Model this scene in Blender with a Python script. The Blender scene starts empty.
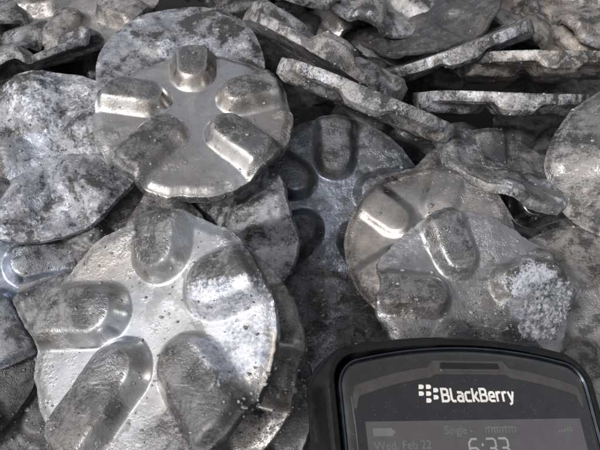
import bpy, math, random
import numpy as np
from mathutils import Matrix, Vector
from mathutils.bvhtree import BVHTree

MM = 0.001
R_ = math.radians
sc = bpy.context.scene
COL = sc.collection

# ------------------------------------------------------------------ camera, sky, sun, exposure
PITCH = 51.0                      # degrees below the horizon
CAM_LOC = Vector((0.0, -0.108, 0.133))
cam_d = bpy.data.cameras.new("camera")
cam_d.sensor_width = 36.0
cam_d.lens = 40.0
cam_d.clip_start = 0.005
cam_d.clip_end = 50.0
cam_d.dof.use_dof = True
cam_d.dof.focus_distance = 0.170
cam_d.dof.aperture_fstop = 64.0
cam = bpy.data.objects.new("camera", cam_d)
cam.location = CAM_LOC
cam.rotation_euler = (R_(90 - PITCH), 0, 0)
COL.objects.link(cam)
sc.camera = cam

SUN_ELEV, SUN_AZ = 44.0, 226.0     # azimuth clockwise from +Y (behind the camera, to the left)
world = bpy.data.worlds.new("World")
sc.world = world
world.use_nodes = True
wn = world.node_tree
bg = wn.nodes["Background"]
sky = wn.nodes.new("ShaderNodeTexSky")
sky.sky_type = 'NISHITA'
sky.sun_disc = False
sky.sun_elevation = R_(SUN_ELEV)
sky.sun_rotation = R_(SUN_AZ)
sky.air_density = 1.0
sky.dust_density = 5.0
sky.ozone_density = 1.0
hs = wn.nodes.new("ShaderNodeHueSaturation")
hs.inputs["Saturation"].default_value = 0.28
wn.links.new(sky.outputs[0], hs.inputs["Color"])
wn.links.new(hs.outputs[0], bg.inputs["Color"])
bg.inputs["Strength"].default_value = 0.15

sun_d = bpy.data.lights.new("sun", 'SUN')
sun_d.energy = 1.7
sun_d.angle = R_(4.0)
sun_d.color = (1.0, 0.985, 0.965)
sun = bpy.data.objects.new("sun", sun_d)
COL.objects.link(sun)
az, el = R_(SUN_AZ), R_(SUN_ELEV)
to_sun = Vector((math.sin(az) * math.cos(el), math.cos(az) * math.cos(el), math.sin(el)))
sun.rotation_euler = to_sun.to_track_quat('Z', 'Y').to_euler()

vs = sc.view_settings
vs.view_transform = 'Standard'
vs.look = 'None'
vs.gamma = 1.0
vs.exposure = 0.2
vs.use_curve_mapping = False
sc.cycles.max_bounces = 6
sc.cycles.diffuse_bounces = 3
sc.cycles.glossy_bounces = 4
sc.cycles.transmission_bounces = 2

# ------------------------------------------------------------------ placing helpers
CAM_ROT = cam.rotation_euler.to_matrix()
FPX = 600 * 40.0 / 36.0


def at(px, py, depth_mm):
    d = depth_mm * MM
    v = Vector(((px - 300) / FPX * d, -(py - 225) / FPX * d, -d))
    return CAM_LOC + CAM_ROT @ v


def frame(n, ang, flip=False):
    """axes of a tilted plate: n = its normal seen from the camera, ang = direction of its x axis in the view"""
    n = Vector(n).normalized()
    a = R_(ang)
    d = Vector((math.cos(a), math.sin(a), 0))
    d.z = -(n.x * d.x + n.y * d.y) / max(n.z, 0.05)
    x = (d - n * d.dot(n)).normalized()
    y = n.cross(x)
    if flip:
        n, y = -n, -y
    M = Matrix((x, y, n)).transposed()
    return CAM_ROT @ M


def tag(o, label=None, cat=None, group=None, kind=None):
    if label: o["label"] = label
    if cat: o["category"] = cat
    if group: o["group"] = group
    if kind: o["kind"] = kind
    return o


def empty(name, M=None):
    o = bpy.data.objects.new(name, None)
    o.empty_display_size = 0.005
    COL.objects.link(o)
    if M is not None: o.matrix_world = M
    return o


def mesh_obj(name, verts, faces, mat, parent=None, smooth=True):
    me = bpy.data.meshes.new(name)
    me.from_pydata([tuple(v) for v in verts], [], [tuple(f) for f in faces])
    if smooth: me.shade_smooth()
    me.materials.append(mat)
    o = bpy.data.objects.new(name, me)
    COL.objects.link(o)
    if parent: o.parent = parent
    return o


# ------------------------------------------------------------------ numpy value noise
_rng = np.random.default_rng(11)
_PERM = _rng.permutation(512)
_PERM = np.concatenate([_PERM, _PERM, _PERM])
_VAL = _rng.random(512) * 2 - 1


def vnoise(x, y, z):
    xi, yi, zi = np.floor(x).astype(int), np.floor(y).astype(int), np.floor(z).astype(int)
    fx, fy, fz = x - xi, y - yi, z - zi
    u, v, w = fx*fx*fx*(fx*(fx*6-15)+10), fy*fy*fy*(fy*(fy*6-15)+10), fz*fz*fz*(fz*(fz*6-15)+10)

    def g(i, j, k):
        return _VAL[_PERM[(_PERM[(_PERM[(xi+i) % 512] + yi + j) % 512] + zi + k) % 512]]
    a = g(0,0,0)*(1-u)+g(1,0,0)*u
    b = g(0,1,0)*(1-u)+g(1,1,0)*u
    c = g(0,0,1)*(1-u)+g(1,0,1)*u
    d = g(0,1,1)*(1-u)+g(1,1,1)*u
    return (a*(1-v)+b*v)*(1-w)+(c*(1-v)+d*v)*w


def fbm(x, y, z, octv=4, gain=0.5):
    s, amp, f, tot = 0, 1.0, 1.0, 0
    for _ in range(octv):
        s = s + amp * vnoise(x*f+17.3, y*f+5.1, z*f+9.7)
        tot += amp
        amp *= gain
        f *= 2.03
    return s / tot


def sstep(a, b, x):
    t = np.clip((x - a) / (b - a), 0, 1)
    return t*t*(3-2*t)


# ------------------------------------------------------------------ materials
def nd(nt, typ, **kw):
    n = nt.nodes.new(typ)
    for k, v in kw.items(): setattr(n, k, v)
    return n


def mixc(nt, fac, a, b):
    m = nd(nt, "ShaderNodeMix", data_type='RGBA')
    for s, v in ((m.inputs[0], fac), (m.inputs[6], a), (m.inputs[7], b)):
        if hasattr(v, "links"): nt.links.new(v, s)
        else: s.default_value = v if not isinstance(v, tuple) else (*v, 1)
    return m.outputs[2]


def mixf(nt, fac, a, b):
    m = nd(nt, "ShaderNodeMix", data_type='FLOAT')
    for s, v in ((m.inputs[0], fac), (m.inputs[2], a), (m.inputs[3], b)):
        if hasattr(v, "links"): nt.links.new(v, s)
        else: s.default_value = v
    return m.outputs[0]


def mth(nt, op, a, b=None, clamp=False):
    m = nd(nt, "ShaderNodeMath", operation=op, use_clamp=clamp)
    for i, v in enumerate((a, b)):
        if v is None: continue
        if hasattr(v, "links"): nt.links.new(v, m.inputs[i])
        else: m.inputs[i].default_value = v
    return m.outputs[0]


def ramp(nt, val, lo, hi, a=0.0, b=1.0):
    m = nd(nt, "ShaderNodeMapRange", interpolation_type='SMOOTHSTEP')
    nt.links.new(val, m.inputs[0])
    for i, v in zip((1, 2, 3, 4), (lo, hi, a, b)): m.inputs[i].default_value = v
    return m.outputs[0]


def noise3(nt, vec, scale, detail=4, rough=0.6, dist=0.0):
    n = nd(nt, "ShaderNodeTexNoise")
    nt.links.new(vec, n.inputs["Vector"])
    n.inputs["Scale"].default_value = scale
    n.inputs["Detail"].default_value = detail
    n.inputs["Roughness"].default_value = rough
    n.inputs["Distortion"].default_value = dist
    return n.outputs["Fac"]


def scrap_material():
    """plated sheet metal under a broken skin of grey ash, soot and white oxide"""
    m = bpy.data.materials.new("fouled_plated_metal")
    m.use_nodes = True
    nt = m.node_tree
    bs = nt.nodes["Principled BSDF"]
    tc = nd(nt, "ShaderNodeTexCoord").outputs["Object"]

    def att(n): return nd(nt, "ShaderNodeAttribute", attribute_name=n).outputs["Fac"]
    crust, white, seed, warm, dark = att("crust"), att("white"), att("seed"), att("warm"), att("dark")
    off = nd(nt, "ShaderNodeCombineXYZ")
    for i, k in enumerate((0.11, 0.07, 0.05)):
        nt.links.new(mth(nt, 'MULTIPLY', seed, k), off.inputs[i])
    va = nd(nt, "ShaderNodeVectorMath", operation='ADD')
    nt.links.new(tc, va.inputs[0])
    nt.links.new(off.outputs[0], va.inputs[1])
    vsc = nd(nt, "ShaderNodeVectorMath", operation='SCALE')          # grain size differs from disc to disc
    nt.links.new(va.outputs[0], vsc.inputs[0])
    nt.links.new(mth(nt, 'ADD', mth(nt, 'MULTIPLY', mth(nt, 'FRACT', mth(nt, 'MULTIPLY', seed, 0.377)), 0.7), 0.65), vsc.inputs[3])
    vec = vsc.outputs[0]
    big = noise3(nt, vec, 95, 3, 0.6, 0.5)
    mid = noise3(nt, vec, 330, 5, 0.66, 0.15)
    fine = noise3(nt, vec, 1700, 2, 0.7)
    wno = noise3(nt, vec, 120, 4, 0.6, 0.8)
    # where ash covers the metal
    v = mth(nt, 'ADD', mth(nt, 'MULTIPLY', big, 0.50), mth(nt, 'MULTIPLY', mid, 0.50))
    v = mth(nt, 'ADD', v, mth(nt, 'SUBTRACT', mth(nt, 'MULTIPLY', crust, 0.50), 0.26))
    v = mth(nt, 'ADD', v, mth(nt, 'MULTIPLY', mth(nt, 'SUBTRACT', fine, 0.5), 0.34))
    cov = ramp(nt, v, 0.44, 0.60)
    film = ramp(nt, v, 0.20, 0.46)
    # white oxide
    wv = mth(nt, 'ADD', mth(nt, 'MULTIPLY', wno, 0.7), mth(nt, 'MULTIPLY', fine, 0.3))
    wv = mth(nt, 'ADD', wv, mth(nt, 'SUBTRACT', mth(nt, 'MULTIPLY', white, 0.50), 0.27))
    wcov = mth(nt, 'MULTIPLY', ramp(nt, wv, 0.43, 0.58), 0.9)
    # soot specks and pits
    sp = mth(nt, 'ADD', mth(nt, 'MULTIPLY', mid, 0.6), mth(nt, 'MULTIPLY', fine, 0.4))
    pit = ramp(nt, sp, 0.45, 0.38)
    # scratches left by handling: long thin streaks
    mp = nd(nt, "ShaderNodeMapping")
    mp.inputs["Scale"].default_value = (0.09, 1.0, 0.5)
    mp.inputs["Rotation"].default_value = (0, 0, 0.6)
    nt.links.new(vec, mp.inputs["Vector"])
    scr = ramp(nt, noise3(nt, mp.outputs[0], 2600, 2, 0.6), 0.62, 0.74)
    # heat and rust tints drifting over the metal, cool where the disc is bluish
    tint = ramp(nt, big, 0.38, 0.66)
    cool = mth(nt, 'MULTIPLY', warm, -1.0, True)
    warm = mth(nt, 'ADD', mth(nt, 'MULTIPLY', warm, 1.0, True), mth(nt, 'MULTIPLY', tint, mth(nt, 'SUBTRACT', 0.08, mth(nt, 'MULTIPLY', cool, 0.08))), True)
    # colours
    metal = mixc(nt, warm, (0.68, 0.68, 0.685), (0.62, 0.50, 0.38))
    metal = mixc(nt, cool, metal, (0.46, 0.53, 0.66))
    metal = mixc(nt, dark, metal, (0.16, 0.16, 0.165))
    filmc = mixc(nt, warm, (0.31, 0.31, 0.318), (0.29, 0.245, 0.21))
    filmc = mixc(nt, cool, filmc, (0.28, 0.32, 0.40))
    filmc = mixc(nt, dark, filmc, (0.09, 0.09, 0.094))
    soft = mth(nt, 'ADD', mth(nt, 'MULTIPLY', sp, 0.68), mth(nt, 'MULTIPLY', wno, 0.32))
    ash = mixc(nt, ramp(nt, soft, 0.41, 0.59), (0.04, 0.039, 0.039), (0.31, 0.306, 0.31))
    ash = mixc(nt, mth(nt, 'MULTIPLY', warm, 0.55), ash, (0.24, 0.18, 0.125))
    ash = mixc(nt, mth(nt, 'MULTIPLY', cool, 0.5), ash, (0.20, 0.225, 0.28))
    ash = mixc(nt, mth(nt, 'MULTIPLY', dark, 0.75), ash, (0.03, 0.03, 0.032))
    ox = mixc(nt, ramp(nt, sp, 0.40, 0.60), (0.22, 0.235, 0.28), (0.52, 0.53, 0.565))
    c = mixc(nt, mth(nt, 'MULTIPLY', film, 0.8), metal, filmc)
    c = mixc(nt, cov, c, ash)
    sv = mth(nt, 'ADD', wno, mth(nt, 'MULTIPLY', mth(nt, 'SUBTRACT', sp, 0.5), 0.7))
    soot = mth(nt, 'MULTIPLY', ramp(nt, sv, 0.46, 0.38), mth(nt, 'ADD', mth(nt, 'MULTIPLY', crust, 1.1), 0.25), True)
    c = mixc(nt, soot, c, (0.05, 0.049, 0.05))
    c = mixc(nt, wcov, c, ox)
    c = mixc(nt, mth(nt, 'MULTIPLY', pit, mth(nt, 'ADD', mth(nt, 'MULTIPLY', cov, 0.45), 0.2)), c, (0.03, 0.027, 0.025))
    c = mixc(nt, mth(nt, 'MULTIPLY', scr, 0.22), c, (0.62, 0.61, 0.60))
    nt.links.new(c, bs.inputs["Base Color"])
    cover = mth(nt, 'MAXIMUM', mth(nt, 'MAXIMUM', cov, wcov), soot)
    nt.links.new(mixf(nt, cover, mixf(nt, film, 1.0, 0.88), 0.25), bs.inputs["Metallic"])
    rg = mixf(nt, film, ramp(nt, mid, 0.3, 0.7, 0.18, 0.30), ramp(nt, mid, 0.3, 0.7, 0.32, 0.54))
    nt.links.new(mixf(nt, cover, rg, ramp(nt, sp, 0.35, 0.65, 0.38, 0.62)), bs.inputs["Roughness"])
    # fine relief
    v2 = mth(nt, 'ADD', mth(nt, 'MULTIPLY', mid, 0.6), mth(nt, 'MULTIPLY', fine, 0.34))
    cov2 = ramp(nt, mth(nt, 'ADD', v2, mth(nt, 'MULTIPLY', crust, 0.50)), 0.62, 0.86)
    h = mth(nt, 'MULTIPLY', mth(nt, 'ADD', mth(nt, 'MULTIPLY', mid, 0.8), mth(nt, 'MULTIPLY', fine, 0.5)), mth(nt, 'ADD', mth(nt, 'MULTIPLY', cov2, 0.34), 0.06))
    bp = nd(nt, "ShaderNodeBump")
    bp.inputs["Strength"].default_value = 0.85
    bp.inputs["Distance"].default_value = 0.0006
    nt.links.new(h, bp.inputs["Height"])
    nt.links.new(bp.outputs[0], bs.inputs["Normal"])
    return m


def plain(name, col, rough, dust=0.0, metal=0.0, coat=0.0, bump=0.0, bscale=4000, emit=None, spec=0.5):
    m = bpy.data.materials.new(name)
    m.use_nodes = True
    nt = m.node_tree
    bs = nt.nodes["Principled BSDF"]
    tc = nd(nt, "ShaderNodeTexCoord").outputs["Object"]
    n = nd(nt, "ShaderNodeTexNoise")
    nt.links.new(tc, n.inputs["Vector"])
    n.inputs["Scale"].default_value = 260
    n.inputs["Detail"].default_value = 6
    n.inputs["Roughness"].default_value = 0.7
    nt.links.new(mixc(nt, ramp(nt, n.outputs[0], 0.35, 0.75), col, tuple(c*1.35+0.002 for c in col)), bs.inputs["Base Color"])
    nt.links.new(ramp(nt, n.outputs[0], 0.3, 0.75, rough*0.85, min(1, rough*1.25)), bs.inputs["Roughness"])
    if dust:                                          # settled metal dust and finger smears
        n3 = nd(nt, "ShaderNodeTexNoise")
        nt.links.new(tc, n3.inputs["Vector"])
        n3.inputs["Scale"].default_value = 3200
        n3.inputs["Detail"].default_value = 2
        cl = bs.inputs["Base Color"].links[0].from_socket
        f = mth(nt, 'MULTIPLY', ramp(nt, n3.outputs[0], 0.70, 0.77), dust)
        nt.links.new(mixc(nt, f, cl, (0.30, 0.29, 0.28)), bs.inputs["Base Color"])
        n4 = nd(nt, "ShaderNodeTexNoise")
        nt.links.new(tc, n4.inputs["Vector"])
        n4.inputs["Scale"].default_value = 75
        n4.inputs["Detail"].default_value = 5
        n4.inputs["Distortion"].default_value = 1.5
        sm = ramp(nt, n4.outputs[0], 0.40, 0.66, rough*0.6, rough*2.4)
        nt.links.new(sm, bs.inputs["Roughness"])
        nt.links.new(sm, bs.inputs["Coat Roughness"])
    bs.inputs["Metallic"].default_value = metal
    bs.inputs["Coat Weight"].default_value = coat
    bs.inputs["Coat Roughness"].default_value = 0.06
    bs.inputs["Specular IOR Level"].default_value = spec
    if emit:
        bs.inputs["Emission Color"].default_value = (*emit[0], 1)
        bs.inputs["Emission Strength"].default_value = emit[1]
    if bump:
        n2 = nd(nt, "ShaderNodeTexNoise")
        nt.links.new(tc, n2.inputs["Vector"])
        n2.inputs["Scale"].default_value = bscale
        bp = nd(nt, "ShaderNodeBump")
        bp.inputs["Strength"].default_value = bump
        bp.inputs["Distance"].default_value = 0.0002
        nt.links.new(n2.outputs[0], bp.inputs["Height"])
        nt.links.new(bp.outputs[0], bs.inputs["Normal"])
    return m


SCRAP = scrap_material()

# ------------------------------------------------------------------ ground under the heap
GROUND = plain("dark_crevice_ground", (0.03, 0.028, 0.027), 0.9, bump=0.6, bscale=900)  # near-black colour paints the shade at the bottom of the crevices
gz = -0.075
g = mesh_obj("ground", [(-6, -6, gz), (6, -6, gz), (6, 6, gz), (-6, 6, gz)], [(0, 1, 2, 3)], GROUND)
tag(g, "dark ground under the heap of scrap discs", kind="structure")

# ------------------------------------------------------------------ one stamped disc
RAD = 29.5   # mm


def disc_arrays(seed, angles, nr=46, na=170, lobe_h=5.2, thick=1.6, skirt=0.6, crust=0.35, top_crust=0.45, white=0.0,
                warm=0.0, dark=0.0, warp=1.0, rough=0.22, rim_crust=0.0, white_at=None, ragged=0.012, rad=RAD, lobe_w=0.20, start=0.31,
                solid=0.0, hub=(0.0, 0.0), top_dark=0.25, soft=1.0, dark_at=None, flank=0.5):
    rs = np.random.default_rng(seed)
    sx = rs.random() * 200
    th = np.arange(na) / na * 2 * math.pi
    rr = np.concatenate([np.linspace(0, 0.986, nr)[1:], [1.0]])
    T, Q = np.meshgrid(th, rr)                       # nr x na
    edge = 1 + ragged * fbm(np.cos(th)*4 + sx, np.sin(th)*4, th*0+3.3, 4, 0.6) * 2.2
    X = Q * np.cos(T) * edge[None, :]
    Y = Q * np.sin(T) * edge[None, :]
    X = np.concatenate([[0.0], X.ravel()])
    Y = np.concatenate([[0.0], Y.ravel()])
    QQ = np.concatenate([[0.0], Q.ravel()])
    # distance to the five stamped lobes
    best = np.full_like(X, 9.0)
    which = np.zeros(X.shape, int)
    along = np.zeros_like(X)
    for k, a in enumerate(angles):
        ca, sa = math.cos(a), math.sin(a)
        u = (X-hub[0])*ca + (Y-hub[1])*sa
        v = -(X-hub[0])*sa + (Y-hub[1])*ca
        st = start + lobe_w * 0.9 + rs.uniform(-0.02, 0.02)
        du = np.minimum(u - st, 0)
        w = 1.0 + 0.10*np.clip(u-0.6, -0.3, 0.4)
        s = np.sqrt(du*du + (v/w)**2)
        s = s + 0.012*fbm(X*5+k*7+sx, Y*5, X*0+seed % 50, 2)
        take = s < best
        best = np.where(take, s, best)
        which = np.where(take, k, which)
        along = np.where(take, u, along)
    lw = lobe_w

    def profile(s):
        wall = sstep(lw + 0.068*soft, lw - 0.052*soft, s)
        dome = 0.18 * (1 - np.clip(s/lw, 0, 1)**2)
        return wall * (0.82 + dome)
    top_f = sstep(lw - 0.03, lw - 0.09, best)
    fall = 1 - 0.28*sstep(0.93, 1.0, QQ)
    ph1, ph2 = rs.random()*6.28, rs.random()*6.28
    ang = np.arctan2(Y, X)
    bend = warp * (0.9*QQ**2*np.cos(2*ang+ph1) + 0.6*QQ**2*np.cos(3*ang+ph2)*QQ + 0.8*fbm(X*1.6+sx, Y*1.6, X*0, 2))
    crust_f = np.clip(crust + (top_crust)*top_f + 0.35*fbm(X*1.7+sx+40, Y*1.7, X*0+2, 3), 0, 1.3)
    crust_f = crust_f + rim_crust*sstep(0.72, 0.95, QQ)
    lump = fbm(X*9+sx, Y*9, X*0+7, 4, 0.6)
    rel = np.clip(crust_f, 0, 1)*rough*(lump*1.6 + 0.5*np.abs(fbm(X*22+sx, Y*22, X*0+1, 2)))
    z_top = lobe_h*profile(best)*fall + bend - skirt*sstep(0.90, 1.0, QQ) + rel
    z_bot = lobe_h*profile(best + 0.035)*fall*(1-solid) + bend - skirt*sstep(0.90, 1.0, QQ) - thick + 0.6*rel - 0.15
    n_top = len(X)
    VT = np.stack([X*rad, Y*rad, z_top], 1)
    VB = np.stack([X*rad, Y*rad, z_bot], 1)
    # rounded worn rim between the outer rings
    last = n_top - na + np.arange(na)
    rims = []
    for f, o in ((0.06, 0.16), (0.35, 0.24), (0.65, 0.24), (0.94, 0.16)):
        p = VT[last]*(1-f) + VB[last]*f
        out = o*(thick/1.6)**0.5*(1 + 0.5*fbm(np.cos(th)*9+sx, np.sin(th)*9, th*0+f*3, 3))
        p[:, 0] += np.cos(th)*out
        p[:, 1] += np.sin(th)*out
        rims.append(p)
    V = np.concatenate([VT] + rims + [VB]) * MM
    faces, grp = [], []
    inl = best < lw + 0.05
    gid = np.where(inl, which + 1, 0)

    def ring(i):                                       # vertex ids of ring i of the top sheet (i = 0..nr-1)
        return 1 + i*na + np.arange(na)
    off_b = n_top + 4*na
    roll = lambda a: np.roll(a, -1)
    F4, G4 = [], []
    for i in range(nr-1):
        a, b = ring(i), ring(i+1)
        F4.append(np.stack([a, b, roll(b), roll(a)], 1)); G4.append(gid[b])
        F4.append(np.stack([a, roll(a), roll(b), b], 1) + off_b); G4.append(gid[b])
    outer_ids = [last] + [n_top + k*na + np.arange(na) for k in range(4)] + [off_b + last]
    for a, b in zip(outer_ids[:-1], outer_ids[1:]):
        F4.append(np.stack([a, b, roll(b), roll(a)], 1)); G4.append(gid[last])
    F4 = np.concatenate(F4); G4 = np.concatenate(G4)
    r0 = ring(0)
    F3 = np.concatenate([np.stack([np.zeros(na, int), r0, roll(r0)], 1), np.stack([np.zeros(na, int), roll(r0), r0], 1) + off_b])
    G3 = np.zeros(len(F3), int)
    # vertex normals of the whole disc, so that plate and lobes shade as one stamping
    N = np.zeros_like(V)
    for F in (F4, F3):
        p0, p1, p2 = V[F[:, 0]], V[F[:, 1]], V[F[:, 2]]
        fn = np.cross(p1-p0, p2-p0)
        if F.shape[1] == 4:
            p3 = V[F[:, 3]]
            fn = np.cross(p2-p0, p3-p1)
        for c in range(F.shape[1]):
            np.add.at(N, F[:, c], fn)
    N /= np.maximum(np.linalg.norm(N, axis=1, keepdims=True), 1e-20)
    # attributes
    wf = np.full_like(X, float(white))
    if white_at:
        for (wx, wy, wr, amt) in white_at:
            d = np.hypot(X-wx, Y-wy)
            wf = wf + amt*sstep(wr, wr*0.35, d + 0.18*fbm(X*4+sx, Y*4, X*0+4, 3))
    wf = wf + 0.45*lump*(white > 0.3) + 0.35*fbm(X*1.3+sx+9, Y*1.3, X*0+6, 2)*(white > 0.05)
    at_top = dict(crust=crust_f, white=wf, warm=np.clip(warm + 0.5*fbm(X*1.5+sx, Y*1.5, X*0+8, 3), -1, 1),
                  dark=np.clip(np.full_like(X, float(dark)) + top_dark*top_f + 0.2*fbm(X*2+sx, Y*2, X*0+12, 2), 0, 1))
    # rusty scale that clings in patches to the flanks of the lobes
    band = sstep(lw - 0.10, lw - 0.03, best)*sstep(lw + 0.045, lw + 0.0, best)*flank*sstep(-0.12, 0.18, fbm(X*2.6+sx+70, Y*2.6, X*0+5, 3))
    at_top["dark"] = np.clip(at_top["dark"] + 0.75*band, 0, 1)
    at_top["warm"] = np.clip(at_top["warm"] + 0.55*band, -1, 1)
    at_top["crust"] = at_top["crust"] + 0.38*band
    if dark_at:
        for (wx, wy, wr, amt) in dark_at:
            f = amt*sstep(wr, wr*0.3, np.hypot(X-wx, Y-wy) + 0.25*fbm(X*3+sx, Y*3, X*0+14, 3))
            at_top["dark"] = np.clip(at_top["dark"] + f, 0, 1)
            at_top["crust"] = at_top["crust"] + 0.6*f
    rimv = {k: np.concatenate([a, np.tile(a[last], 4), a]) for k, a in at_top.items()}
    rimv["crust"][n_top:n_top+4*na] += 0.35
    rimv["crust"][off_b:] += 0.25
    rimv["seed"] = np.full(len(V), float(seed % 97)*1.37)
    return V, N, F4, F3, G4, G3, rimv


def piece(name, V, N, F4, F3, attrs):
    used = np.unique(np.concatenate([F4.ravel(), F3.ravel()]))
    remap = np.full(len(V), -1)
    remap[used] = np.arange(len(used))
    F4r, F3r = remap[F4], remap[F3]
    me = bpy.data.meshes.new(name)
    nv, nl = len(used), F4r.size + F3r.size
    me.vertices.add(nv)
    me.vertices.foreach_set("co", V[used].astype(np.float32).ravel())
    me.loops.add(nl)
    me.loops.foreach_set("vertex_index", np.concatenate([F4r.ravel(), F3r.ravel()]).astype(np.int32))
    nf4, nf3 = len(F4r), len(F3r)
    me.polygons.add(nf4 + nf3)
    starts = np.concatenate([np.arange(nf4)*4, nf4*4 + np.arange(nf3)*3]).astype(np.int32)
    me.polygons.foreach_set("loop_start", starts)
    me.update(calc_edges=True)
    me.validate()
    me.shade_smooth()
    me.normals_split_custom_set_from_vertices(N[used].astype(np.float32).tolist())
    for k, a in attrs.items():
        at_ = me.attributes.new(k, 'FLOAT', 'POINT')
        at_.data.foreach_set("value", a[used].astype(np.float32))
    me.materials.append(SCRAP)
    return me


BVH_V, BVH_F = [], []
_bvh_off = 0
GROUP = "stamped metal discs in the scrap heap"


def disc(label, px, py, depth, n, lobes=90, flip=False, hi=False, seed=None, **kw):
    """lobes: image angle of the first lobe (others every 72 degrees) or five image angles"""
    global _bvh_off
    Mr = frame(n, 0, flip)
    nv = (CAM_ROT.transposed() @ Mr).col[2]
    imx = CAM_ROT.transposed() @ Mr                    # disc axes in camera space

    def plane_angle(deg):
        a = R_(deg)
        d = Vector((math.cos(a), math.sin(a), 0))
        d.z = -(nv.x*d.x + nv.y*d.y) / (nv.z if abs(nv.z) > 0.05 else math.copysign(0.05, nv.z))
        return math.atan2(d.dot(imx.col[1]), d.dot(imx.col[0]))
    if isinstance(lobes, (list, tuple)):
        angs = [plane_angle(a) for a in lobes]
    else:
        a0 = plane_angle(lobes)
        angs = [a0 + k*2*math.pi/5 for k in range(5)]
    seed = seed if seed is not None else int(px*7 + py*13 + 1000) % 9973
    if hi:
        kw.setdefault("nr", 96); kw.setdefault("na", 330)
    V, N, F4, F3, G4, G3, attrs = disc_arrays(seed, angs, **kw)
    M = Matrix.Translation(at(px, py, depth)) @ Mr.to_4x4()
    root = empty("stamped_disc", M)
    tag(root, label, "metal disc", GROUP)
    none4, none3 = np.zeros((0, 4), int), np.zeros((0, 3), int)
    for k in range(6):
        f4 = F4[G4 == k]
        f3 = F3 if k == 0 else none3
        if not len(f4): continue
        name = "plate" if k == 0 else "raised_lobe"
        o = bpy.data.objects.new(name, piece(name, V, N, f4, f3, attrs))
        COL.objects.link(o)
        o.parent = root
    Mn = np.array(M)
    W = V @ Mn[:3, :3].T + Mn[:3, 3]
    BVH_V.append(W)
    BVH_F.append((F4 + _bvh_off))
    _bvh_off += len(W)
    return root


# ---- the large discs at the front of the picture
disc("shiny disc with five raised lobes above the big front disc, upper left of centre", 194, 117, 203, (0.04, 0.58, 0.81), [15, 99, 171, 230, 322],
     hi=True, crust=0.2, top_crust=0.42, top_dark=0.68, warm=0.1, warp=0.9, hub=(0.0, 0.13), skirt=1.0, thick=2.8, ragged=0.02, rim_crust=0.12, seed=101, flank=0.45, rough=0.1)
disc("largest shiny disc at the front with white flakes on one lobe", 146, 337, 147, (-0.30, 0.38, 0.87), [26, 92, 182, 237, 308],
     hi=True, crust=0.31, top_crust=0.45, top_dark=0.72, warm=0.05, warp=0.9, hub=(0.07, 0.17), lobe_w=0.215, skirt=0.8, thick=2.4, ragged=0.018, rim_crust=0.08, white_at=[(0.72, 0.16, 0.55, 0.75), (0.85, -0.2, 0.4, 0.35), (0.25, 0.3, 0.3, 0.25)], seed=202, dark_at=[(0.55, -0.75, 0.6, 0.7)], flank=0.6, rough=0.1, white=0.0)
disc("heavily whitened disc at the edge of the heap beside the shiny disc", 46, 155, 206, (-0.12, 0.36, 0.92), 35,
     hi=True, crust=0.80, top_crust=0.15, white=0.38, warm=-0.5, warp=2.2, rough=0.38, lobe_h=4.2, seed=303, soft=2.4, ragged=0.008)
disc("pale crusted disc half hidden behind the shiny upper disc", 181, 66, 236, (0.0, 0.45, 0.89), 55,
     crust=0.66, white=0.34, warm=-0.4, lobe_h=1.2, rough=0.22, seed=404, nr=70, na=240, ragged=0.008)
disc("dark bluish disc sunk in the gap at the centre of the heap", 334, 202, 218, (-0.02, 0.24, 0.97), [88, 12, -58, 150, 222],
     hi=True, crust=0.42, top_crust=0.25, dark=0.52, warm=-0.7, white=0.12, seed=505, lobe_h=4.2, flank=0.9)  # dark also paints in the neighbours' shade on this sunken disc
disc("grey crusted disc wedged between the two shiny discs", 208, 238, 206, (-0.42, 0.20, 0.88), 20,
     crust=0.74, white=0.24, warm=-0.45, warp=2.0, rough=0.35, seed=606, nr=70, na=240, soft=2.0)
disc("grey disc with one long shiny lobe just above the phone", 474, 302, 176, (0.14, 0.36, 0.92), [108, 172, 20, 310, 240],
     hi=True, crust=0.38, top_crust=0.4, top_dark=0.55, warm=0.12, warp=2.0, seed=707, lobe_h=4.2, white_at=[(0.6, 0.05, 0.5, 0.7)], dark_at=[(0.1, -0.5, 0.6, 0.5)], flank=0.45, rough=0.1, rad=26, ragged=0.03, dark=0.18)
disc("smooth brownish disc standing behind the disc above the phone", 428, 242, 192, (-0.26, 0.36, 0.90), [142, 70, -2, 214, 286],
     hi=True, crust=0.16, top_crust=0.0, top_dark=0.0, warm=0.5, dark=0.68, lobe_h=0.9, rim_crust=0.3, seed=808, rad=24.5, flank=0.0, rough=0.08)
disc("dark glossy disc with a thick crusted rim below the flat stack", 492, 220, 214, (0.10, 0.22, 0.97), [20, 92, 164, 236, 308],
     hi=True, crust=0.16, top_crust=0.05, dark=0.72, warm=0.2, rim_crust=1.0, lobe_h=5.6, seed=909, white=0.16)
disc("disc standing steeply on edge at the far right of the heap", 634, 160, 198, (-0.46, 0.24, 0.85), 170,
     crust=0.44, white=0.24, warm=0.15, dark=0.3, rim_crust=0.2, seed=111, nr=70, na=240, lobe_h=1.3, soft=1.6, dark_at=[(-0.3, 0.7, 0.6, 0.8)], rad=25)
disc("dull brownish disc lying beside the crumbly white lump", 600, 318, 186, (-0.02, 0.46, 0.88), 100,
     crust=0.50, warm=0.3, dark=0.25, lobe_h=0.9, seed=112, nr=70, na=240)
disc("bent pale-rimmed disc slanting down towards the right border under the flat stack", 503, 164, 212, (0.38, 0.80, 0.46), 250,
     crust=0.55, white=0.34, rad=23, thick=2.8, warp=0.9, seed=113, nr=60, na=220, soft=2.0, lobe_h=2.4, dark=0.4)
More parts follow.
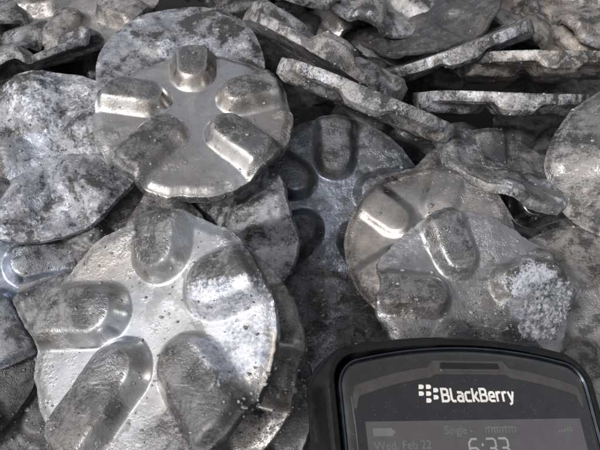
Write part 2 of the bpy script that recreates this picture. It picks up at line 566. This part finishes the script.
# ---- discs seen edge-on, most of them lying lobes down
disc("lower of two flat stacked discs seen edge-on, white crust on its rim", 497, 106, 236, (0.02, 0.985, 0.16), 250, flip=True,
     crust=0.75, warp=0.35, white=0.36, thick=3.2, rough=0.28, ragged=0.012, solid=0.95, seed=121, nr=60, na=260, lobe_h=3.2, warm=0.1)
disc("upper of two flat stacked discs seen edge-on, its rim brownish", 533, 71, 243, (0.01, 0.985, 0.14), 262, flip=True,
     crust=0.72, warp=0.35, white=0.26, warm=0.4, thick=3.4, rough=0.28, ragged=0.012, solid=0.95, seed=122, nr=60, na=260, lobe_h=3.2)
disc("tilted disc seen edge-on leaning against the flat stack", 452, 58, 250, (-0.34, 0.91, 0.20), 255, flip=True,
     crust=0.78, warp=0.35, white=0.32, thick=3.4, rough=0.28, ragged=0.012, solid=0.95, seed=123, nr=60, na=260, lobe_h=2.6, warm=0.1)
disc("slanting edge-on disc with one round lobe rising from its rim", 326, 54, 226, (0.47, 0.86, 0.16), 285,
     crust=0.72, warp=0.35, white=0.3, warm=0.1, thick=3.2, rough=0.28, ragged=0.012, solid=0.95, seed=124, nr=60, na=260, lobe_h=4.6)
disc("slanting edge-on disc with pale rim above the dark gap", 364, 104, 214, (0.38, 0.91, 0.18), 240, flip=True,
     crust=0.78, warp=0.35, white=0.4, warm=0.1, thick=3.3, rough=0.28, ragged=0.012, solid=0.95, seed=125, nr=60, na=260, lobe_h=2.8)
# ---- top of the picture
disc("yellowish crumpled disc at the top left of the heap", 88, 2, 262, (-0.15, 0.62, 0.76), 250,
     crust=0.35, white=0.12, warm=0.2, warp=2.2, seed=131)
disc("brown grey disc in the top left corner", 2, -8, 272, (0.10, 0.70, 0.70), 300,
     crust=0.6, warm=0.1, seed=132)
disc("thin crusted disc on edge under the yellowish disc", 30, 66, 248, (-0.32, 0.92, 0.22), 300,
     crust=0.75, white=0.2, warm=0.0, thick=2.2, rough=0.45, seed=133)
disc("dark disc on edge at the left border under the brown disc", -10, 50, 262, (-0.20, 0.93, 0.28), 280,
     crust=0.65, white=0.1, dark=0.5, seed=134)
disc("large dark disc leaning at the top, right of centre", 428, 14, 270, (-0.36, 0.66, 0.66), 230, flip=True,
     crust=0.3, dark=0.95, warm=0.2, rim_crust=0.3, seed=135, lobe_h=2.5, nr=60, na=200)  # near-black colour stands for shade on its turned-away face
disc("bluish white crusted disc at the top behind the slanting edges", 372, -14, 276, (0.25, 0.62, 0.74), 260,
     crust=0.75, white=0.32, rough=0.5, seed=136, nr=60, na=200)
disc("golden brown crumpled disc at the top near the right corner", 538, 14, 282, (0.42, 0.52, 0.74), 240,
     crust=0.55, warm=0.6, white=0.1, warp=2.5, rough=0.5, seed=137, nr=60, na=200)
disc("pale buff disc in the top right corner", 628, 10, 276, (-0.12, 0.66, 0.74), 200,
     crust=0.55, warm=0.55, white=0.3, seed=138, nr=60, na=200)
disc("thin disc edge crossing the top above the pale crusted disc", 268, -16, 262, (0.22, 0.90, 0.36), 265,
     crust=0.62, warm=0.1, white=0.2, thick=2.0, seed=139)
disc("dark crusted disc far back at the top centre", 320, -30, 300, (-0.1, 0.72, 0.68), 260,
     crust=0.6, dark=0.3, seed=140)
# ---- in the gaps at the left and below; dark colour paints in crevice shade
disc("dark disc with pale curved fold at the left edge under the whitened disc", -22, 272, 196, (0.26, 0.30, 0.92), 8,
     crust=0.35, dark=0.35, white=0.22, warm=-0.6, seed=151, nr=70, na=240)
disc("crusted disc with painted gap shade between the whitened disc and the largest front disc", 118, 272, 196, (-0.10, 0.42, 0.90), 60,
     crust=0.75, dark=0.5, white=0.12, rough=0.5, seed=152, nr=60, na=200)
disc("disc darkened as gap shade at the left edge beside the largest front disc", -70, 356, 188, (0.18, 0.40, 0.90), 15,
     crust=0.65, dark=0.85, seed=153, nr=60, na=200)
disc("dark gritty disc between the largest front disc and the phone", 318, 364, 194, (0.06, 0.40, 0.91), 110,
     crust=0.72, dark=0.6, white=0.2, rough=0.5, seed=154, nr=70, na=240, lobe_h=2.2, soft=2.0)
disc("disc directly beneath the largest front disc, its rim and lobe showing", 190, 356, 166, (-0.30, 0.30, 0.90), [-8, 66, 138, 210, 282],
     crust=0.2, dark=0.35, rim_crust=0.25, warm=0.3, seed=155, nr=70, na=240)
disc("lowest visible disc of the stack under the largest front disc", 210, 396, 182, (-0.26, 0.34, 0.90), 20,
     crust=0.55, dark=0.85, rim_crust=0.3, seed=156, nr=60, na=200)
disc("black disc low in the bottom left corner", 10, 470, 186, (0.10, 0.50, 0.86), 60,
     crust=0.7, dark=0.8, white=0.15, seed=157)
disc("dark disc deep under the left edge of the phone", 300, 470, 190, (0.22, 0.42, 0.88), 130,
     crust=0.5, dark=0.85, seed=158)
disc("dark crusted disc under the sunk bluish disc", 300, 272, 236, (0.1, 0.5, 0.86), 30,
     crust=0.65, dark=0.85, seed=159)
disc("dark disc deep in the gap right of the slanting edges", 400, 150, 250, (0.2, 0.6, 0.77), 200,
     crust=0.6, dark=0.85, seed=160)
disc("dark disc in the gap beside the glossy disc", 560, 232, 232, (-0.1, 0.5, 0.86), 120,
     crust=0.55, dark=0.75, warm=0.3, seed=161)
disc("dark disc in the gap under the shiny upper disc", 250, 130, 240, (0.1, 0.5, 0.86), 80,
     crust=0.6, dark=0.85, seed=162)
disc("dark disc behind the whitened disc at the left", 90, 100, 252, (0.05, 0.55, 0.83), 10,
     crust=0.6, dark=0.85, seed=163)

disc("grey disc lying far back at the top, left of centre", 175, -40, 296, (0.05, 0.66, 0.75), 20,
     crust=0.6, white=0.15, warm=0.3, seed=164)
disc("grey disc far back behind the large dark leaning disc", 470, -40, 306, (0.1, 0.64, 0.76), 50,
     crust=0.65, white=0.2, warm=0.2, seed=165)
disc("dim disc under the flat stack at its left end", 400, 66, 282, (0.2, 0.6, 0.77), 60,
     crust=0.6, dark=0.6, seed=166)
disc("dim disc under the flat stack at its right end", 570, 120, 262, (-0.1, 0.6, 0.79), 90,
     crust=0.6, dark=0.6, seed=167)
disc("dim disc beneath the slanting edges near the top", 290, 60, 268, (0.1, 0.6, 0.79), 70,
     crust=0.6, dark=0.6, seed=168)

disc("grey disc far back near the top edge above the flat stack", 500, 20, 300, (0.0, 0.6, 0.8), 30,
     crust=0.6, dark=0.15, warm=0.3, seed=169)
disc("dull disc far back at the top left behind the yellowish disc", 60, -46, 304, (0.1, 0.62, 0.78), 45,
     crust=0.55, warm=0.4, white=0.1, seed=170)
disc("dull disc far back at the top, behind the thin crossing edge", 240, -28, 302, (0.0, 0.62, 0.78), 15,
     crust=0.55, warm=0.2, white=0.2, seed=171)
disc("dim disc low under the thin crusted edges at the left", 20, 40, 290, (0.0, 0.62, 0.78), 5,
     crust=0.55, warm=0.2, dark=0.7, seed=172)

disc("dim disc filling the gap at the top behind the slanting edges", 310, -4, 292, (0.0, 0.62, 0.78), 15,
     crust=0.55, dark=0.2, warm=0.2, white=0.2, seed=173)

# ------------------------------------------------------------------ the crumbly lump and loose grit
def rock(rs, size, sub=2, rough=0.35):
    import bmesh
    bm = bmesh.new()
    bmesh.ops.create_icosphere(bm, subdivisions=sub, radius=1.0)
    P = np.array([v.co for v in bm.verts])
    F = [[v.index for v in f.verts] for f in bm.faces]
    bm.free()
    o = rs.random(3)*50
    k = 1 + rough*fbm(P[:, 0]*1.3+o[0], P[:, 1]*1.3+o[1], P[:, 2]*1.3+o[2], 4, 0.62)*1.8
    return P*k[:, None]*np.array(size), F


def crust_mat(name, dk, lt):
    m = bpy.data.materials.new(name)
    m.use_nodes = True
    nt = m.node_tree
    bs = nt.nodes["Principled BSDF"]
    tc = nd(nt, "ShaderNodeTexCoord").outputs["Object"]
    n = nd(nt, "ShaderNodeTexNoise")
    nt.links.new(tc, n.inputs["Vector"])
    n.inputs["Scale"].default_value = 700
    n.inputs["Detail"].default_value = 5
    n.inputs["Roughness"].default_value = 0.7
    nt.links.new(mixc(nt, ramp(nt, n.outputs[0], 0.36, 0.64), dk, lt), bs.inputs["Base Color"])
    bs.inputs["Roughness"].default_value = 0.75
    bp = nd(nt, "ShaderNodeBump")
    bp.inputs["Strength"].default_value = 0.9
    bp.inputs["Distance"].default_value = 0.0005
    nt.links.new(n.outputs[0], bp.inputs["Height"])
    nt.links.new(bp.outputs[0], bs.inputs["Normal"])
    return m


rs = np.random.default_rng(5)
LUMP = crust_mat("crumbly_oxide", (0.055, 0.057, 0.062), (0.29, 0.30, 0.325))
GRIT = crust_mat("ash_grit", (0.05, 0.05, 0.05), (0.36, 0.35, 0.345))
P, F = rock(rs, (1, 1, 1), 6, 0.0)
k = 1 + 0.30*fbm(P[:, 0]*1.2+3, P[:, 1]*1.2, P[:, 2]*1.2, 3) + 0.42*np.abs(fbm(P[:, 0]*3.4, P[:, 1]*3.4+8, P[:, 2]*3.4, 3, 0.55)) \
      + 0.07*np.abs(fbm(P[:, 0]*8.5, P[:, 1]*8.5+8, P[:, 2]*8.5, 2, 0.6))
vv, ff, off = [P*k[:, None]*np.array([8.6, 4.4, 2.8])*MM], [list(f) for f in F], len(P)
for i in range(60):
    c = vv[0][rs.integers(len(P))]/MM
    s = min(rs.lognormal(-0.35, 0.55), 2.2)
    Q, F = rock(rs, (s, s*rs.uniform(0.5, 1), s*rs.uniform(0.5, 0.9)), 2, 0.45)
    Q = Q @ np.array(Matrix.Rotation(rs.uniform(-0.9, 0.9), 3, 'X') @ Matrix.Rotation(rs.uniform(-0.9, 0.9), 3, 'Y')).T
    vv.append((Q + c)*MM)
    ff += [[a+off for a in f] for f in F]
    off += len(Q)
lump = mesh_obj("slag_lump", np.concatenate(vv), ff, LUMP)
lump.matrix_world = Matrix.Translation(at(547, 311, 167)) @ frame((0.1, 0.4, 0.9), 48).to_4x4()
tag(lump, "crumbly grey white slag lump stuck to the disc above the phone", "slag lump")

BV = np.concatenate(BVH_V)
bvh = BVHTree.FromPolygons([tuple(v) for v in BV], [tuple(int(i) for i in f) for f in np.concatenate(BVH_F)])
vv, ff, off = [], [], 0
spots = [(320, 300, 40, 90), (492, 330, 40, 110), (300, 390, 40, 90), (410, 320, 40, 50), (250, 400, 40, 50), (480, 110, 90, 70), (350, 90, 70, 70),
         (60, 160, 60, 60), (300, 225, 300, 900), (110, 240, 40, 40), (30, 420, 40, 50)]
for (cx, cy, sp, n) in spots:
    for i in range(n):
        px, py = rs.normal(cx, sp*0.5, 2) if sp < 200 else (rs.uniform(0, 600), rs.uniform(0, 450))
        if sp < 200: py = cy + (px*0 + rs.normal(0, sp*0.4))
        p = at(px, py, 200)
        d = (p - CAM_LOC).normalized()
        hit, nrm, idx, dist = bvh.ray_cast(CAM_LOC, d)
        if hit is None: continue
        s = min(rs.lognormal(-1.25, 0.5), 0.9)
        P, F = rock(rs, (s, s*rs.uniform(0.6, 1), s*rs.uniform(0.5, 0.9)), 1, 0.5)
        vv.append(P*MM + np.array(hit))
        ff += [[a+off for a in f] for f in F]
        off += len(P)
grit = mesh_obj("grit", np.concatenate(vv), ff, GRIT)
tag(grit, "loose grey ash grit scattered over the scrap discs", "grit", kind="stuff")

# ------------------------------------------------------------------ the phone
BEZEL = plain("satin_dark_bezel", (0.018, 0.0165, 0.0155), 0.16, dust=0.5, coat=0.6)
PANEL = plain("glossy_black_panel", (0.011, 0.0102, 0.0097), 0.10, dust=0.5, coat=1.0)
TRIM = plain("smoked_grey_trim", (0.075, 0.068, 0.063), 0.30, metal=0.4)
SLOT = plain("black_slot", (0.004, 0.004, 0.004), 0.6)
CASE = plain("black_rubber_case", (0.004, 0.004, 0.004), 0.40, dust=0.3, bump=0.25, bscale=2500, spec=0.3)
CHROME = plain("blue_grey_side_band", (0.10, 0.115, 0.135), 0.25, metal=1.0)
SCREEN = plain("dim_screen", (0.034, 0.031, 0.032), 0.13, dust=0.35, coat=1.0, emit=((0.62, 0.56, 0.57), 0.06))
PRINT = plain("silver_print", (0.62, 0.59, 0.56), 0.35, emit=None)
GLOW = plain("dim_screen_text", (0.085, 0.085, 0.085), 0.3, emit=((0.85, 0.85, 0.88), 0.045))
GLOWB = plain("bright_screen_digits", (0.16, 0.16, 0.16), 0.3, emit=((0.9, 0.92, 0.88), 0.10))
GLOWG = plain("green_screen_icon", (0.07, 0.10, 0.06), 0.3, emit=((0.45, 0.80, 0.40), 0.03))

PH = empty("phone", Matrix.Translation(at(464.5, 347.5, 145.5)) @ frame((0.32, 0.45, 0.84), -4.8).to_4x4())
tag(PH, "black mobile phone in a rubber case lying on the scrap heap", "phone")
HW, LEN = 30.4, 108.0


def outline(off=0.0, n=14, rl=5.8, al=3.4):
    """front outline in mm, clockwise from the left bottom; y = 0 at the top of the arch; rl, al: radius and drop of the left top corner"""
    pts = []
    hw = HW + off
    rb = 9.0 + off
    top = off
    rl, rr_, ar = rl + off, 5.8 + off, 3.4
    yl, yr = top - al - rl + 0.6, top - ar - rr_ + 0.6
    for i in range(n+1):                              # left top corner
        a = math.pi - i/n*math.pi*0.43
        pts.append((-hw + rl + rl*math.cos(a), yl + rl*math.sin(a)))
    x0, y0 = pts[-1]
    a = math.pi*0.43
    x1, y1 = hw - rr_ + rr_*math.cos(a), yr + rr_*math.sin(a)
    for i in range(1, 24):                            # arched top edge
        x = x0 + (x1-x0)*i/24
        xe, ye = (x0, y0) if x < 0 else (x1, y1)
        pts.append((x, ye + (top - ye)*(1 - (x/xe)**2)))
    for i in range(n+1):
        a = math.pi*0.43 - i/n*math.pi*0.43
        pts.append((hw - rr_ + rr_*math.cos(a), yr + rr_*math.sin(a)))
    yb = -LEN - off
    for i in range(n+1):
        a = -i/n*math.pi/2
        pts.append((hw - rb + rb*math.cos(a), yb + rb + rb*math.sin(a)))
    for i in range(n+1):
        a = -math.pi/2 - i/n*math.pi/2
        pts.append((-hw + rb + rb*math.cos(a), yb + rb + rb*math.sin(a)))
    return np.array(pts)


def shell(name, loops, mat, parent, cap0=True, cap1=True, closed=False, smooth=True, **ok):
    """loops: (outline offset, z) in mm from back to front"""
    V, n = [], len(outline(0))
    for (o, z) in loops:
        P = outline(o, **ok)
        V += [(x*MM, y*MM, z*MM) for x, y in P]
    F = []
    L = len(loops)
    rng = range(L if closed else L-1)
    for k in rng:
        a, b = k*n, ((k+1) % L)*n
        for i in range(n):
            j = (i+1) % n
            F.append((a+j, a+i, b+i, b+j))
    if not closed:
        if cap0: F.append(tuple(range(n)))
        if cap1: F.append(tuple(reversed([(L-1)*n+i for i in range(n)])))
    o = mesh_obj(name, V, F, mat, parent, smooth)
    if smooth: o.data.set_sharp_from_angle(angle=R_(40))
    return o


def plate_poly(name, pts, z0, z1, mat, parent, bev=0.15):
    """a flat polygon with thickness and a small bevel"""
    P = np.array(pts, float)
    n = len(P)
    c = P.mean(0)
    e1 = np.roll(P, -1, 0) - P
    e0 = P - np.roll(P, 1, 0)
    def nn(e):
        e = e/np.maximum(np.linalg.norm(e, axis=1, keepdims=True), 1e-9)
        return np.stack([e[:, 1], -e[:, 0]], 1)
    nr_ = nn(e0) + nn(e1)
    nr_ /= np.maximum(np.linalg.norm(nr_, axis=1, keepdims=True), 1e-9)
    area = 0.5*np.sum(P[:, 0]*np.roll(P[:, 1], -1) - np.roll(P[:, 0], -1)*P[:, 1])
    if area < 0:
        nr_ = -nr_
    Q = P - nr_*bev
    V = [(x*MM, y*MM, z0*MM) for x, y in P] + [(x*MM, y*MM, (z1-bev)*MM) for x, y in P] + [(x*MM, y*MM, z1*MM) for x, y in Q]
    F = []
    for k in range(2):
        for i in range(n):
            j = (i+1) % n
            f = (k*n+i, k*n+j, (k+1)*n+j, (k+1)*n+i)
            F.append(f if area > 0 else tuple(reversed(f)))
    top = [2*n+i for i in range(n)]
    F.append(tuple(top) if area > 0 else tuple(reversed(top)))
    return mesh_obj(name, V, F, mat, parent, False)


body = shell("body", [(-3, -13.6), (-1.0, -13.0), (-0.2, -11), (0, -6), (0.0, -1.6), (-0.25, -0.9), (-0.9, -0.35), (-1.8, -0.05), (-2.6, 0.0)], BEZEL, PH)
shell("side_band", [(0.25, -1.9), (0.22, -0.45), (0.02, -0.05), (-0.25, -0.02), (-0.5, -0.5)], CHROME, PH, False, False)
case = shell("rubber_case", [(-2, -15.0), (0.6, -14.6), (2.2, -13.2), (2.9, -9.5), (2.9, -2.6), (2.6, -1.1), (2.0, -0.35), (1.2, -0.3), (0.75, -0.6), (0.45, -4.0), (0.45, -13.2), (-2, -14.0)],
             CASE, PH, closed=True, rl=5.2, al=2.8)
# a scuffed nub where the case corner folds over
# front panel with an arched top edge that steps up round the earpiece
def arch_y(x, base, drop):
    return base - drop*(x/26.0)**2
W = 1.07
left = [(-26.2, -16), (-26.4, -10.5)]
xs = [-25.5, -23, -20, -16, -12, -9.6]
up = [(x, arch_y(x, -3.9, 4.6)) for x in xs]
mid_ = [(-8.0, -2.9), (8.4, -2.9)]
upr = [(-x, arch_y(x, -3.9, 4.6)) for x in reversed(xs)]
trim_top = left + up + mid_ + upr + [(26.4, -10.5), (26.2, -16)]
trim_top = [(x*W, y) for x, y in trim_top]
panel_pts = trim_top + [(26.2*W, -62), (-26.2*W, -62)]
panel = plate_poly("front_panel", panel_pts, -0.4, 0.16, PANEL, PH)
# bevelled lip along the panel's top edge, its paleness painting the bevel highlight
inner = [(-25.6, -13.0), (-25.0, -11.0)] + [(x*0.97, arch_y(x, -6.1, 4.6)) for x in xs] + [(-7.8, -6.0), (8.2, -6.0)] + [(-x*0.97, arch_y(x, -6.1, 4.6)) for x in reversed(xs)] + [(25.0, -11.0), (25.6, -13.0)]
outer = [(-26.0, -13.0), (-26.1, -10.7)] + [(x*0.995, y-0.15) for x, y in up] + [(-7.9, -3.1), (8.3, -3.1)] + [(x*0.995, y-0.15) for x, y in upr] + [(26.1, -10.7), (26.0, -13.0)]
inner = [(x*W, y) for x, y in inner]
outer = [(x*W, y) for x, y in outer]
no = len(outer)
V = [(x*MM, y*MM, 0.20*MM) for x, y in outer] + [(x*MM, y*MM, 0.30*MM) for x, y in inner] + [(x*MM, y*MM, 0.10*MM) for x, y in outer] + [(x*MM, y*MM, 0.10*MM) for x, y in inner]
F = []
for i in range(no-1):
    F.append((i, i+no, i+no+1, i+1))
    F.append((i+2*no, i, i+1, i+1+2*no))
    F.append((i+no, i+3*no, i+3*no+1, i+no+1))
mesh_obj("trim_lip", V, F, TRIM, panel, False)
plate_poly("earpiece_slot", [(-7.2, -4.75), (-6.9, -3.55), (7.3, -3.55), (7.6, -4.75)], 0.2, 0.42, SLOT, panel, 0.08)
plate_poly("earpiece_lip", [(-7.0, -5.45), (-7.2, -4.9), (7.6, -4.9), (7.4, -5.45)], 0.2, 0.50, TRIM, panel, 0.1)
screen = plate_poly("screen", [(-25.8, -52), (-25.8, -15.5), (25.8, -15.5), (25.8, -52)], 0.1, 0.185, SCREEN, PH, 0.01)


def strip(polys, wd, z, th=0.03, sx=1.0, sy=1.0, ox=0.0, oy=0.0):
    V, F = [], []
    for q, pl in enumerate(polys):
        P = np.array(pl, float)*np.array([sx, sy]) + np.array([ox, oy])
        n = len(P)
        e = P[1:] - P[:-1]
        e /= np.linalg.norm(e, axis=1, keepdims=True)
        nn = np.stack([-e[:, 1], e[:, 0]], 1)
        zt = z + th + 0.004*(q % 5)
        b = len(V)
        for i in range(n):
            if i == 0:
                m = nn[0]; ext = -e[0]*wd*0.35
            elif i == n-1:
                m = nn[-1]; ext = e[-1]*wd*0.35
            else:
                m = nn[i-1] + nn[i]
                m = m/max(np.linalg.norm(m), 1e-6)
                m = m/max(0.55, float(m @ nn[i])); ext = 0
            for s_ in (-1, 1):
                p = P[i] + m*s_*wd/2 + ext
                V.append((p[0]*MM, p[1]*MM, zt*MM))
                V.append((p[0]*MM, p[1]*MM, z*MM))
        for i in range(n-1):
            a = b + 4*i
            c = a + 4
            F += [(a, c, c+2, a+2), (a+1, c+1, c, a), (a+2, c+2, c+3, a+3)]
        F += [(b, b+2, b+3, b+1), (b+4*(n-1)+1, b+4*(n-1)+3, b+4*(n-1)+2, b+4*(n-1))]
    return V, F


GL = {
    'B': ([[(0, .5), (0, 0), (.46, 0), (.6, .12), (.6, .40), (.46, .52), (0.05, .52)], [(0, .5), (0, 1), (.42, 1), (.55, .9), (.55, .64), (.45, .53)]], .62),
    'l': ([[(0, 1), (0, .14), (.12, 0), (.34, 0)]], .36),
    'a': ([[(.05, .72), (.36, .72), (.48, .60), (.48, 0), (.12, 0), (0, .1), (0, .30), (.12, .41), (.44, .41)]], .5),
    'c': ([[(.45, .72), (.12, .72), (0, .6), (0, .12), (.12, 0), (.45, 0)]], .46),
    'k': ([[(0, 0), (0, 1)], [(.05, .36), (.18, .36), (.45, .72)], [(.18, .36), (.48, 0)]], .49),
    'e': ([[(.46, 0), (.12, 0), (0, .12), (0, .6), (.12, .72), (.36, .72), (.48, .6), (.48, .36), (.05, .36)]], .5),
    'r': ([[(0, 0), (0, .72)], [(.02, .55), (.14, .72), (.32, .72)]], .33),
    'y': ([[(0, .72), (.24, .04)], [(.48, .72), (.2, -.2), (.05, -.27)]], .48),
    '6': ([[(.48, 1), (.18, 1), (0, .8), (0, .12), (.12, 0), (.42, 0), (.54, .12), (.54, .42), (.42, .56), (.05, .56)]], .56),
    '3': ([[(0, 1), (.4, 1), (.52, .9), (.52, .62), (.42, .53), (.15, .53)], [(.42, .52), (.54, .42), (.54, .12), (.42, 0), (0, 0)]], .56),
    ':': ([[(.05, .28), (.05, .34)], [(.05, .68), (.05, .74)]], .14),
}


def write(name, text, x, y, h, wd, z, mat, parent, gap=0.24, sl=1.0):
    V, F = [], []
    for ch in text:
        pl, w = GL[ch]
        v, f = strip(pl, wd, z, sx=h*sl, sy=h, ox=x, oy=y)
        F += [tuple(i+len(V) for i in q) for q in f]
        V += v
        x += (w + gap)*h*sl
    mesh_obj(name, V, F, mat, parent, False)
    return x


xe = write("logo_lettering", "BlackBerry", -7.7, -11.6, 2.5, 0.50, 0.165, PRINT, panel, gap=0.27, sl=0.98)
# seven slanted seeds of the emblem
V, F = [], []
for (cx, cy) in ((-12.3, -8.65), (-10.6, -8.65), (-12.5, -10.05), (-10.8, -10.05), (-9.0, -9.35), (-11.0, -11.45), (-9.2, -10.8)):
    pts = [(-.62, -.45), (-.5, .45), (.25, .45), (.55, .28), (.62, 0), (.48, -.32), (.18, -.45)]
    b = len(V)
    V += [((cx+x)*MM, (cy+y)*MM, 0.20*MM) for x, y in pts] + [((cx+x)*MM, (cy+y)*MM, 0.165*MM) for x, y in pts]
    n = len(pts)
    F.append(tuple(reversed([b+i for i in range(n)])))
    for i in range(n):
        F.append((b+i, b+(i+1) % n, b+n+(i+1) % n, b+n+i))
mesh_obj("logo_emblem", V, F, PRINT, panel, False)


def text_mesh(name, body_, x, y, size, z, mat, parent):
    cu = bpy.data.curves.new(name, 'FONT')
    cu.body = body_
    cu.size = size*MM
    cu.extrude = 0.01*MM
    t = bpy.data.objects.new(name + "_curve", cu)
    COL.objects.link(t)
    bpy.context.view_layer.update()
    me = bpy.data.meshes.new_from_object(t.evaluated_get(bpy.context.evaluated_depsgraph_get()))
    bpy.data.objects.remove(t)
    me.materials.clear()
    me.materials.append(mat)
    me.name = name
    o = bpy.data.objects.new(name, me)
    COL.objects.link(o)
    o.parent = parent
    o.location = (x*MM, y*MM, z*MM)
    return o


text_mesh("date_text", "Wed, Feb 22", -24.6, -20.9, 2.4, 0.21, GLOW, screen)
text_mesh("status_text", "Single -", -8.6, -18.2, 2.3, 0.21, GLOW, screen)
# a second word too dim to read: a row of faint strokes
V, F = [], []
rs = np.random.default_rng(3)
x = 1.2
while x < 8.6:
    h = rs.uniform(1.0, 1.25)
    v, f = strip([[(x, -18.1), (x, -18.1+h)], [(x+0.08, -18.1+h-0.05), (x+0.55, -18.1+h-0.12)]], 0.22, 0.20)
    F += [tuple(i+len(V) for i in q) for q in f]
    V += v
    x += rs.uniform(0.6, 0.85)
mesh_obj("faint_word", V, F, GLOW, screen, False)
plate_poly("battery_icon", [(-24.4, -18.3), (-24.4, -16.8), (-20.2, -16.8), (-20.2, -17.2), (-19.7, -17.2), (-19.7, -17.9), (-20.2, -17.9), (-20.2, -18.3)], 0.19, 0.22, GLOW, screen, 0.005)
write("clock_digits", "6:33", -3.4, -23.3, 4.0, 0.42, 0.20, GLOWB, screen, gap=0.22, sl=0.95)
V, F = [], []
for i in range(5):
    v, f = strip([[(19.6+i*0.75, -18.1), (19.6+i*0.75, -18.2+i*0.22)]], 0.4, 0.20)
    F += [tuple(j+len(V) for j in q) for q in f]
    V += v
mesh_obj("signal_bars", V, F, GLOW, screen, False)
